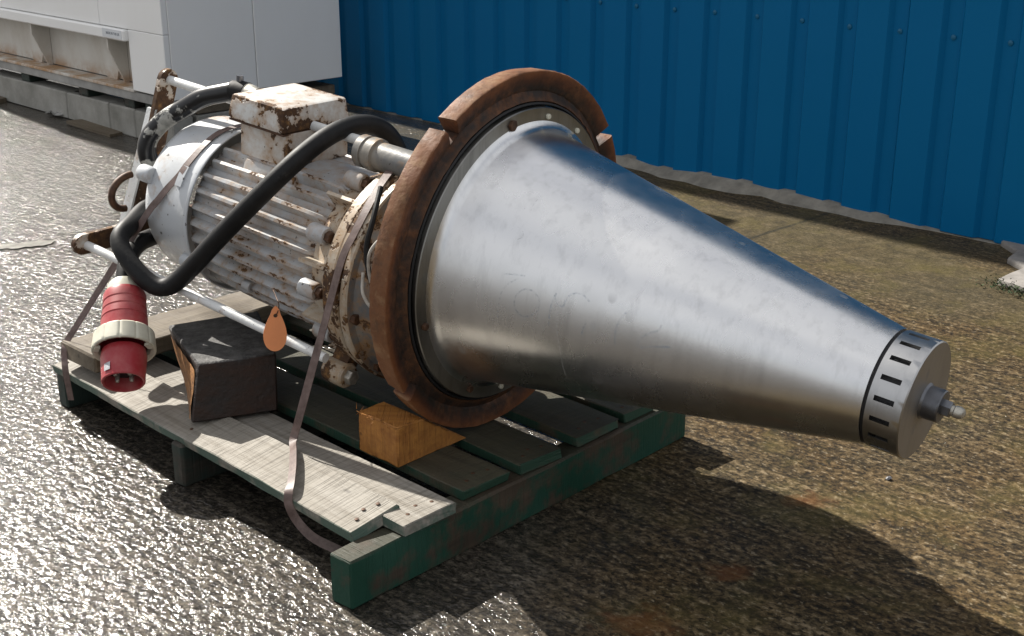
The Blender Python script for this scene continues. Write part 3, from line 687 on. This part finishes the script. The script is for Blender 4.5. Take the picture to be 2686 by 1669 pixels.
# rusty slotted ring
def ring():
    mb = MB(); P = ax(); rm = .332
    inner = [(-.046, rm), (-.046, .309), (-.003, .309), (-.0005, .3105), (-.006, .318), (-.0115, .328), (-.0095, rm)]
    V, F = lathe(inner, 144, pt=P); mb.add(V, F)
    V, F = lathe([(-.0095, rm), (-.046, rm)], 144, pt=P); mb.add(V, F)
    outer = [(-.046, rm-.001), (-.046, .3625), (-.0435, .3655), (-.004, .3695), (-.0005, .3675), (-.0003, .360), (-.0095, rm-.001)]
    sl = [36, -56, 126, 216]; sl = sorted(a % 360 for a in sl); hw = 2.3
    for i, a in enumerate(sl):
        a0 = a+hw; a1 = (sl[(i+1) % 4]-hw); a1 += 360 if a1 < a0 else 0
        V, F = lathe(outer, 44, R(a0), R(a1), P, cap=True); mb.add(V, F)
    me = mb.mesh('clamp_ring', ang=38)
    for v in me.vertices:
        if v.co.x < .01: v.co += Vector(rng.normal(0, .0004, 3))
    return me
rg = obj('clamp_ring', ring(), M['ring'], mac, label='rust brown slotted iron ring')

# gearbox housing behind the ring, motor axis sits low
MC = (.045, -.09)
turned('gear_housing', [(-.189, .228), (-.185, .215), (-.165, .205), (-.12, .200), (-.046, .205), (-.03, .21)], M['housing'], 72, MC)
turned('coupling_flange', [(-.235, .18), (-.235, .2225), (-.232, .2265), (-.222, .227), (-.219, .224), (-.219, .214), (-.213, .212), (-.209, .228), (-.206, .2318), (-.192, .2325), (-.189, .229), (-.1885, .19)], M['flange_paint'], 96, MC, label='rust stained twin flange')
turned('end_shield', [(-.345, .165), (-.338, .181), (-.305, .187), (-.285, .198), (-.266, .214), (-.262, .2235), (-.2385, .2245), (-.2355, .2225), (-.2352, .15)], M['flange_paint'], 72, MC)
# stator and fins
turned('stator', [(-.745, .10), (-.742, .160), (-.73, .165), (-.34, .170), (-.335, .10)], M['motor_paint'], 72, MC)
def fin_me():
    mb = MB(); st = [-.735, -.72, -.60, -.48, -.39, -.352, -.338]; hh = [.165, .182, .1875, .189, .189, .186, .175]
    V = []
    for s, h in zip(st, hh):
        for r, wdt in ((.148, .0150), (.169, .0105), (h-.003, .0052), (h, .0034)):
            V.append((s, -wdt, r))
        for r, wdt in ((h, .0034), (h-.003, .0052), (.169, .0105), (.148, .0150)):
            V.append((s, wdt, r))
    F = grid(V, len(st), 8); n_ = len(st)
    F += [tuple(range(8))[::-1], tuple(range((n_-1)*8, n_*8))]
    me = mesh('cooling_fin', V, F, ang=40); me.materials.append(M['fin_paint']); return me
fin = fin_me(); NF = 30
for k in range(NF):
    a = k*360/NF+4
    da = (a+180) % 360-180
    if abs(da) < 24: continue
    obj('cooling_fin', fin, None, mac, L(0, *MC), (R(a), 0, 0))
# fan cover
turned('fan_cover', [(-.905, .05), (-.905, .13), (-.900, .155), (-.885, .176), (-.86, .1865), (-.80, .190), (-.735, .1925), (-.722, .1955), (-.7195, .1945), (-.7195, .1915), (-.733, .1885), (-.80, .186)], M['fan_paint'], 80, MC, label='white fan cover')
fcv = bpy.data.objects['fan_cover']
def onmotor(s, r, adeg): return L(s, MC[0]+r*math.sin(R(adeg)), MC[1]+r*math.cos(R(adeg)))
def plate_on(name, s0, s1, a0, a1, r0, r1, mat, parent, na=8):
    V = []
    for i in range(na+1):
        a = a0+(a1-a0)*i/na
        for s, r in ((s0, r0), (s0, r1), (s1, r1), (s1, r0)): V.append(onmotor(s, r, a))
    F = grid(V, na+1, 4, False, True)+[(0, 1, 2, 3), tuple(range(na*4, na*4+4))[::-1]]
    return part(name, V, F, mat, parent, ang=25)
plate_on('rating_plate', -.775, -.755, 52, 66, .190, .1965, M['fan_paint'], fcv)
def lug(name, s0, s1, a, rr, r, mat, parent, n=18):
    cx = MC[0]+rr*math.sin(R(a)); cy = MC[1]+rr*math.cos(R(a))
    V, F = lathe([(s0, .0005), (s0, r*.9), (s0+.004, r), (s1-.004, r), (s1, r*.9), (s1, .0005)], n, pt=ax(cx, cy)); return part(name, V, F, mat, parent)
lug('cover_lug', -.90, -.862, 66, .187, .020, M['fan_paint'], fcv)
lug('cover_lug', -.755, -.700, 118, .196, .017, M['fan_paint'], fcv)
V, F = hexv(.0125, .012); bolt_l = mesh('shield_bolt', V, F, ang=20); bolt_l.materials.append(M['bolt'])
V, F = hexv(.016, .014); bolt_w = mesh('lug_bolt', V, F, ang=20); bolt_w.materials.append(M['bright_bolt'])
for a in (22, 62, 96, 130, 164, 198, 232, 266, 300, 338):
    lg = lug('shield_lug', -.345, -.300, a, .199, .0195, M['motor_paint'], mac)
    obj('shield_bolt', bolt_l, None, mac, onmotor(-.300, .199, a), (rng.random(), 0, 0))
    plate_on('shield_rib', -.345, -.250, a+16, a+18, .18, .216, M['flange_paint'], mac, 2)
for a in (60, 100, 140, 180, 220, 260, 300, 340, 20):
    obj('shield_bolt', bolt_l, None, mac, onmotor(-.1885, .213, a), (rng.random(), 0, 0))
# stud seen on the lower fins, second cable entry
V, F = lathe([(-.57, .0005), (-.57, .011), (-.545, .0125), (-.545, .008), (-.55, .0075), (-.55, .0005)], 16, pt=ax(MC[0]+.185*math.sin(R(122)), MC[1]+.185*math.cos(R(122)))); part('drain_stub', V, F, M['motor_paint'])
# terminal box: saddle, body, lid
bx, by = MC[0]+.0, .0
def mbox(name, s, x, y, mat, bev, jit=0, parent=mac, label=None):
    lx = sorted((-x[0], -x[1])); c = L((s[0]+s[1])/2, (x[0]+x[1])/2, y[0])
    hx = (x[1]-x[0])/2; hs = (s[1]-s[0])/2
    return obj(name, box_me(name, (-hs, hs), (-hx, hx), (0, y[1]-y[0]), bev, jit, 2), mat, parent, c, label=label)
tb = mbox('terminal_box', (-.662, -.512), (-.045, .134), (.072, .150), M['box_paint'], .006)
sd_ = mbox('box_saddle', (-.640, -.480), (-.05, .142), (.02, .0715), M['motor_paint'], .012)
for v in sd_.data.vertices:
    t = (.0515-v.co.z)/.0515
    v.co.y *= 1+.10*t; v.co.x *= 1+.12*t
ld = mbox('box_lid', (-.686, -.512), (-.048, .150), (.150, .203), M['lid_paint'], .010)
for v in ld.data.vertices:
    if v.co.z > .03: v.co.x *= .95; v.co.y *= .95
    if v.co.z > .05: v.co.z += .002*math.sin(v.co.x*40)+.001
mbox('lid_gasket', (-.684, -.514), (-.044, .146), (.146, .1505), M['bolt'], 0)
# conduit gland and hose down to the fan end
g_ = [(-.676, .068, .186), (-.700, .068, .190), (-.735, .070, .190)]
V, F = sweep([L(*p) for p in ((-.680, .07, .183), (-.700, .07, .186), (-.715, .07, .187))], circ(.022, 20)); gl = part('conduit_gland', V, F, M['bright_bolt'])
V, F = sweep([L(*p) for p in ((-.712, .07, .187), (-.735, .072, .187), (-.752, .074, .185))], circ(.0235, 20)); part('gland_sleeve', V, F, M['rubber'], gl)
V, F = sweep([L(-.735, .072, .205), L(-.735, .072, .222)], circ(.008, 12)); part('clamp_screw', V, F, M['dark_steel'], gl)
con = [(-.745, .073, .186), (-.775, .083, .176), (-.83, .098, .155), (-.88, .116, .120), (-.92, .138, .088), (-.948, .157, .046), (-.953, .162, .008), (-.948, .148, -.028), (-.935, .12, -.062), (-.912, .09, -.085)]
V, F = sweep(spline([L(*p) for p in con], 7), circ(.0215, 18)); part('conduit_hose', V, F, M['conduit'], label='black hose with flaking white paint')
# lifting frame: star plate and long rods
def strip(name, p0, p1, w, s0, s1, mat, parent, round0=True):
    d_ = (Vector(p1)-Vector(p0)).normalized(); nrm = Vector((-d_.y, d_.x)); P = []
    if round0:
        for k in range(9):
            a = math.pi/2+math.pi*k/8; P.append(Vector(p0)+d_*math.cos(a)*w*1.0+nrm*math.sin(a)*w)
    else: P += [Vector(p0)+nrm*w, Vector(p0)-nrm*w]
    P += [Vector(p1)-nrm*w, Vector(p1)+nrm*w]
    V = [L(s0, p.x, p.y) for p in P]+[L(s1, p.x, p.y) for p in P]; n_ = len(P)
    F = [tuple(range(n_)), tuple(range(n_, 2*n_))[::-1]]+[(i, (i+1) % n_, n_+(i+1) % n_, n_+i) for i in range(n_)]
    return part(name, V, F, mat, parent, ang=30)
PL = -1.0
ctr = (MC[0]+.02, MC[1]-.02)
fr = strip('frame_plate', (.058, .155), (.160, -.215), .026, PL-.012, PL, M['frame_paint'], mac)
# lit flange along the upright's outer edge
V = [L(s, x, y) for s in (PL-.030, PL) for x, y in ((.094, .090), (.100, .090), (.196, -.19), (.190, -.19))]
F = [(0, 1, 2, 3), (7, 6, 5, 4)]+[(i, (i+1) % 4, 4+(i+1) % 4, 4+i) for i in range(4)]
part('plate_edge', V, F, M['rod_paint'], fr, ang=20)
strip('frame_arm', (.312, -.196), (.10, -.196), .024, PL-.012, PL, M['frame_paint'], mac)
strip('frame_arm', (-.185, -.20), (.14, -.196), .024, PL-.024, PL-.0125, M['frame_paint'], mac)
def rod(name, p0, p1, r, mat): 
    V, F = sweep([L(*p0), (L(*p0)+L(*p1))/2, L(*p1)], circ(r, 16)); return part(name, V, F, mat)
rod('tie_rod', (PL-.004, .056, .155), (-.185, .062, .158), .0105, M['rod_paint'])
rod('tie_rod', (PL-.004, .300, -.200), (-.255, .262, -.236), .0105, M['rod_paint'])
rod('tie_rod', (PL-.014, -.175, -.20), (-.185, -.18, -.215), .0105, M['rod_paint'])
# sleeve at the top rod, white boss of the housing
turned('rod_sleeve', [(-.345, .0005), (-.345, .030), (-.342, .034), (-.325, .034), (-.324, .031), (-.318, .031), (-.316, .0345), (-.295, .0345), (-.292, .029), (-.20, .030), (-.04, .034)], M['sleeve'], 32, (.085, .148))
# rod-end lugs at the flange
def rlug(x, y, cx, cy):
    V, F = sweep([L(-.262, x, y), L(-.262, (x+cx)/2, (y+cy)/2), L(-.258, cx, cy)], lambda t: rect(.016, .020+.006*t)); part('rod_lug', V, F, M['frame_paint'], ang=25)
    V, F = lathe([(-.292, .0005), (-.292, .024), (-.288, .027), (-.238, .027), (-.234, .024), (-.234, .0005)], 20, pt=ax(x, y)); part('lug_boss', V, F, M['flange_paint'])
    obj('lug_bolt', bolt_w, None, mac, L(-.234, x, y), (.3, 0, 0))
rlug(.215, -.285, .165, -.215); rlug(-.18, -.222, -.10, -.18)
# lifting eye on the frame
P = [L(-1.006, .168+.020*t+.047*math.sin(math.pi*t), -.055-.040*(1-math.cos(math.pi*t))) for t in np.linspace(0, 1, 16)]
V, F = sweep(P, circ(.0085, 12)); part('lifting_eye', V, F, M['bolt'])
# loose wires between flange and ring
for k, P in enumerate(([(-.19, .19, .13), (-.165, .235, .08), (-.16, .255, .02), (-.14, .25, -.05), (-.09, .235, -.09)],
          [(-.06, .235, .085), (-.10, .262, .075), (-.135, .272, .03), (-.14, .262, -.03), (-.12, .25, -.07)],
          [(-.16, .262, -.02), (-.15, .27, -.06), (-.125, .262, -.085), (-.09, .25, -.05), (-.06, .24, -.03)])):
    V, F = sweep(spline([L(*p) for p in P], 8), circ(.0032 if k else .0055, 8)); part('loose_wire', V, F, M['rubber'] if k == 0 else M['wire'])
# writing in chalk and scratches on the cone
def on_cone(seq, w, lift=.0006):
    P = []; Nn = []
    sl = (cr1-.2565)/(cs1-.03)
    pts = spline([Vector((s, a, 0)) for s, a in seq], 5) if len(seq) > 2 else [Vector((*seq[0], 0)), Vector((*seq[1], 0))]
    for q in pts:
        r = .2565+sl*(q.x-.03)+lift; P.append(L(q.x, r*math.sin(q.y), r*math.cos(q.y))); Nn.append(Vector((-sl, -math.sin(q.y), math.cos(q.y))).normalized())
    return sweep(P, rect(.0002, w), Nn)
CH = [[(.179, 1.296), (.165, 1.349), (.153, 1.431), (.15, 1.538), (.15, 1.656)], [(.197, 1.359), (.212, 1.362), (.226, 1.42), (.226, 1.505), (.211, 1.572), (.195, 1.585), (.182, 1.536), (.18, 1.455), (.188, 1.387), (.197, 1.359)], [(.254, 1.315), (.249, 1.437), (.249, 1.614)], [(.25, 1.339), (.26, 1.399), (.271, 1.408), (.275, 1.328), (.285, 1.275), (.3, 1.258), (.317, 1.301)], [(.318, 1.493), (.313, 1.566), (.313, 1.634)], [(.384, 1.29), (.377, 1.364), (.373, 1.478), (.375, 1.63)], [(.449, 1.293), (.447, 1.355), (.43, 1.428), (.418, 1.506), (.414, 1.584)], [(.42, 1.587), (.439, 1.545), (.472, 1.495)], [(.150, 1.30), (.165, 1.28), (.190, 1.262)]]
cone = bpy.data.objects['cone_shell']
for q in CH:
    V, F = on_cone(q, .0016); obj('chalk_stroke', mesh('chalk_stroke', V, F, smooth=False, fix=False), M['chalk'], cone)
for q in ([(.263, 1.443), (.266, 1.656), (.272, 1.831), (.273, 2.177)], [(.118, .909), (.13, .953)], [(.135, .989), (.135, .957), (.143, .923), (.156, .944), (.16, .982), (.153, 1.014)], [(.122, .73), (.138, .767)], [(.15, .76), (.148, .701), (.15, .618)]):
    V, F = on_cone(q, .0006); obj('scratch', mesh('scratch', V, F, smooth=False, fix=False), M['scratch'], cone)

# ------------------------------------------------------------------ power plug on its cable (resting on the outer board)
PM = Vector((-.8217, 2.5256, .1905)); PA = Vector((.133, -.7544, -.6428)).normalized()      # mouth centre, axis out of the mouth
PZ = (Vector((0, 0, 1))-PA*PA.z).normalized(); PY = PZ.cross(PA)
pm = Matrix((PA, PY, PZ)).transposed().to_4x4(); pm.translation = PM
pl = thing('power_plug', 'faded red industrial power plug with cream collar on a thick black cable', 'plug', None, pm)
pp = lambda s, r, a: Vector((s, r*math.sin(a), r*math.cos(a)))
def pt_(name, prof, mat, n=48, parent=pl, label=None):
    V, F = lathe(prof, n, pt=pp); return obj(name, mesh(name, V, F), mat, parent, label=label)
pt_('shroud', [(-.075, .046), (-.06, .0485), (-.012, .0455), (-.002, .0455), (0, .044), (-.001, .040), (-.006, .0395), (-.036, .0392), (-.036, .001)], M['red'])
pt_('insert', [(-.034, .0393), (-.030, .035), (-.030, .0005)], M['plug_dark'])
V, F = lathe([(0, .005), (.017, .005), (.020, .0036), (.0204, .0003)], 12, pt=pp); pin = mesh('contact_pin', V, F); pin.materials.append(M['bright_bolt'])
for a in (45, 135, 225, 315): obj('contact_pin', pin, None, pl, (-.030, .021*math.sin(R(a)), .021*math.cos(R(a))))
def collar():
    mb = MB(); V = []; n_ = 120; pr = [(-.118, .050), (-.119, .060), (-.115, .064), (-.085, .067), (-.078, .0675), (-.075, .066), (-.075, .062), (-.080, .056), (-.09, .053)]
    for i in range(n_):
        a = 2*math.pi*i/n_; g_ = 0.0016 if i % 10 == 0 else 0
        for s, r in pr: V.append(pp(s, r-(g_ if r > .0595 else 0), a))
    return mesh('locking_collar', V, grid(V, n_, len(pr), True), ang=30)
obj('locking_collar', collar(), M['cream'], pl)
for a in (70, 175, 290):
    V = []
    for i in range(5):
        q = R(a-9+18*i/4)
        for s, r in ((-.079, .0625), (-.079, .052), (-.072, .052), (-.072, .0625)): V.append(pp(s, r, q))
    obj('collar_lug', mesh('collar_lug', V, grid(V, 5, 4, False, True)+[(0, 1, 2, 3), (19, 18, 17, 16)], ang=25), M['cream'], pl)
gr = [(-.09, .051), (-.150, .0495), (-.1515, .0475), (-.1535, .0475), (-.155, .049), (-.171, .0475), (-.1725, .0455), (-.1745, .0455), (-.176, .047), (-.191, .046), (-.1925, .0445), (-.1945, .0445), (-.196, .046), (-.212, .046), (-.220, .043), (-.222, .038)]
pt_('grip', gr, M['red'])
pt_('cable_nut', [(-.218, .0375), (-.220, .0395), (-.236, .038), (-.246, .034), (-.248, .026), (-.248, .018)], M['cream'], 16)
V = []
for i in range(6):
    q = R(-47+20*i/5)
    for s in (-.030, -.012): V.append(pp(s, .0487-.0008+(.0 if s > -.02 else .0), q))
obj('rating_label', mesh('rating_label', [Vector((v.x, v.y*1.0, v.z)) for v in V], grid(V, 6, 2)), M['sticker'], pl)
PI_ = pm.inverted()
cab_w = [pm @ Vector((-.235, 0, 0)), pm @ Vector((-.275, 0, .004))]
cab_w += [Wd(*p) for p in ((-.855, .292, -.176), (-.885, .242, -.172), (-.915, .185, -.182), (-.940, .13, -.19), (-.950, .085, -.165), (-.950, .10, -.125), (-.940, .16, -.112), (-.915, .215, -.116), (-.880, .258, -.118), (-.855, .300, -.121), (-.847, .324, -.129), (-.825, .336, -.145), (-.786, .341, -.168))]
cab_w += [Wd(*p) for p in ((-.750, .340, -.188), (-.718, .331, -.206), (-.692, .315, -.208), (-.664, .297, -.179), (-.62, .281, -.122), (-.555, .268, -.045), (-.479, .245, .043), (-.436, .195, .115), (-.424, .13, .156), (-.420, .06, .178), (-.405, .0, .180), (-.385, -.035, .158), (-.375, -.06, .115), (-.372, -.075, .06))]
V, F = sweep(relax(spline([PI_ @ p for p in cab_w], 7), 34), circ(.0205, 20)); obj('cable', mesh('cable', V, F), M['rubber'], pl)

# ------------------------------------------------------------------ banding straps, tag
def strap(name, P, w, label, ups=None):
    path = spline(P, 8); o = P[-1] if P[-1].z < P[0].z else P[0]
    up = ups
    V, F = sweep([p-o for p in path], rect(.0007, w), up); ob = obj(name, mesh(name, V, F, ang=25), M['strap'], None, o); return tag(ob, label, 'strap', 'brown banding straps')
cw = lambda s, r, a: MM @ onmotor(s, r, a)
toward = Vector((-.35, -.8, .45))
P1 = [cw(-.735, .1975, -12), cw(-.738, .1975, 0), cw(-.744, .1975, 9.3), cw(-.757, .1965, 20), cw(-.760, .1955, 34), cw(-.766, .1955, 51), cw(-.774, .1955, 60), cw(-.794, .1965, 70), cw(-.816, .199, 80), cw(-.838, .205, 89)]
e_ = pw(-1.132, .075, .184)
P1 += [P1[-1].lerp(e_, t)+Vector((0, 0, .0)) for t in (.3, .6, .9)]+[e_, pw(-1.128, .062, .166), pw(-1.125, .058, .145), pw(-1.11, .05, .118), pw(-1.10, .05, .05)]
def ups_for(P, fn):
    path = spline(P, 8); return [fn(p) for p in path]
def up1(p):
    q = MI @ p; c = Vector((0, q.y+MC[0], q.z-(MC[1]+RB))); v = (MM.to_3x3() @ c).normalized()
    return v.lerp(toward, .0 if p.z > .42 else min(1, (.42-p.z)/.1))
strap('banding_strap', P1, .0085, 'brown strap over the white fan cover down to the loose plank end', ups_for(P1, up1))
cf = lambda s, r, a: MM @ onmotor(s, r, a)
P2 = [cf(-.275, .245, -28), cf(-.277, .238, -12), cf(-.268, .236, 0), cf(-.249, .2345, 11), cf(-.226, .2345, 28), cf(-.212, .2345, 43), cf(-.209, .2345, 56), cf(-.214, .236, 70)]
kn = pw(-.387, .172, .1445)
P2 += [P2[-1].lerp(kn, t) for t in (.3, .6, .88)]+[kn, pw(-.345, .14, .141), pw(-.300, .105, .1365), pw(-.262, .072, .1305), pw(-.246, .054, .122), pw(-.240, .049, .100), pw(-.225, .055, .070), pw(-.195, .065, .045), pw(-.16, .085, .028), pw(-.12, .11, .012)]
def up2(p):
    q = MI @ p; c = Vector((0, q.y+MC[0], q.z-(MC[1]+RB))); v = (MM.to_3x3() @ c).normalized()
    return v.lerp(Vector((-.3, -.8, .5)), 0 if p.z > .36 else min(1, (.36-p.z)/.08))
strap('banding_strap', P2, .0088, 'brown strap over the twin flange down across the bleached boards', ups_for(P2, up2))
# orange teardrop tag, wired to the motor
P = []
for k in range(40):
    a = 2*math.pi*k/40; r = .0285; yy = -math.cos(a); xx = math.sin(a)
    t = (yy+1)/2
    P.append((xx*r*(1-.62*t**1.5), -.032+.045*yy*1.0+(.004 if t > .9 else 0)))
hole = [(.0042*math.sin(2*math.pi*k/40), -.0025+.0042*-math.cos(2*math.pi*k/40)) for k in range(40)]
V = []; F = []
for z in (-.001, .001):
    V += [(x, z, y) for x, y in P]+[(x, z, y) for x, y in hole]
for k in range(40):
    j = (k+1) % 40
    F += [(k, j, 40+j, 40+k), (80+k, 120+k, 120+j, 80+j), (k, 80+k, 80+j, j), (40+k, 40+j, 120+j, 120+k)]
tp = Wd(-.360, .303, -.162)
tg = obj('hanging_tag', mesh('hanging_tag', V, F, ang=30), M['orange_tag'], None, tp, (R(-6), R(5), R(14))); tag(tg, 'orange teardrop tag hanging from the underside of the motor', 'tag')
V, F = sweep(spline([Vector((0, .001, -.004)), Vector((.004, -.004, .006)), Vector((.008, .02, .014)), Vector((.006, .05, .022)), Vector((.0, .08, .035))], 5), circ(.0012, 6)); obj('tag_wire', mesh('tag_wire', V, F), M['bolt'], tg)
# the ring's lower slot is an open cut
# ------------------------------------------------------------------ yard marks
V, F = [], []
nn = 24
for i in range(nn):
    t = i/(nn-1)
    V += [(-1.98+.42*t, 4.02+.17*t+rng.normal(0, .006), .004), (-1.98+.42*t, 4.10+.18*t+rng.normal(0, .008)-.03*t, .004)]
o = struct(obj('painted_line', mesh('painted_line', V, grid(V, nn, 2), smooth=False), plain('worn_road_paint', (.21, .20, .175), .35, var=.5, scale=30)))

me = box_me('pebble', (-.007, .007), (-.005, .005), (0, .007), .003, .0008)
o = obj('pebble', me, M['wet_stone'], None, (0.794, 2.451, 0), (0, 0, .6)); tag(o, 'small shiny pebble on the brown concrete below the slotted nose', 'pebble')
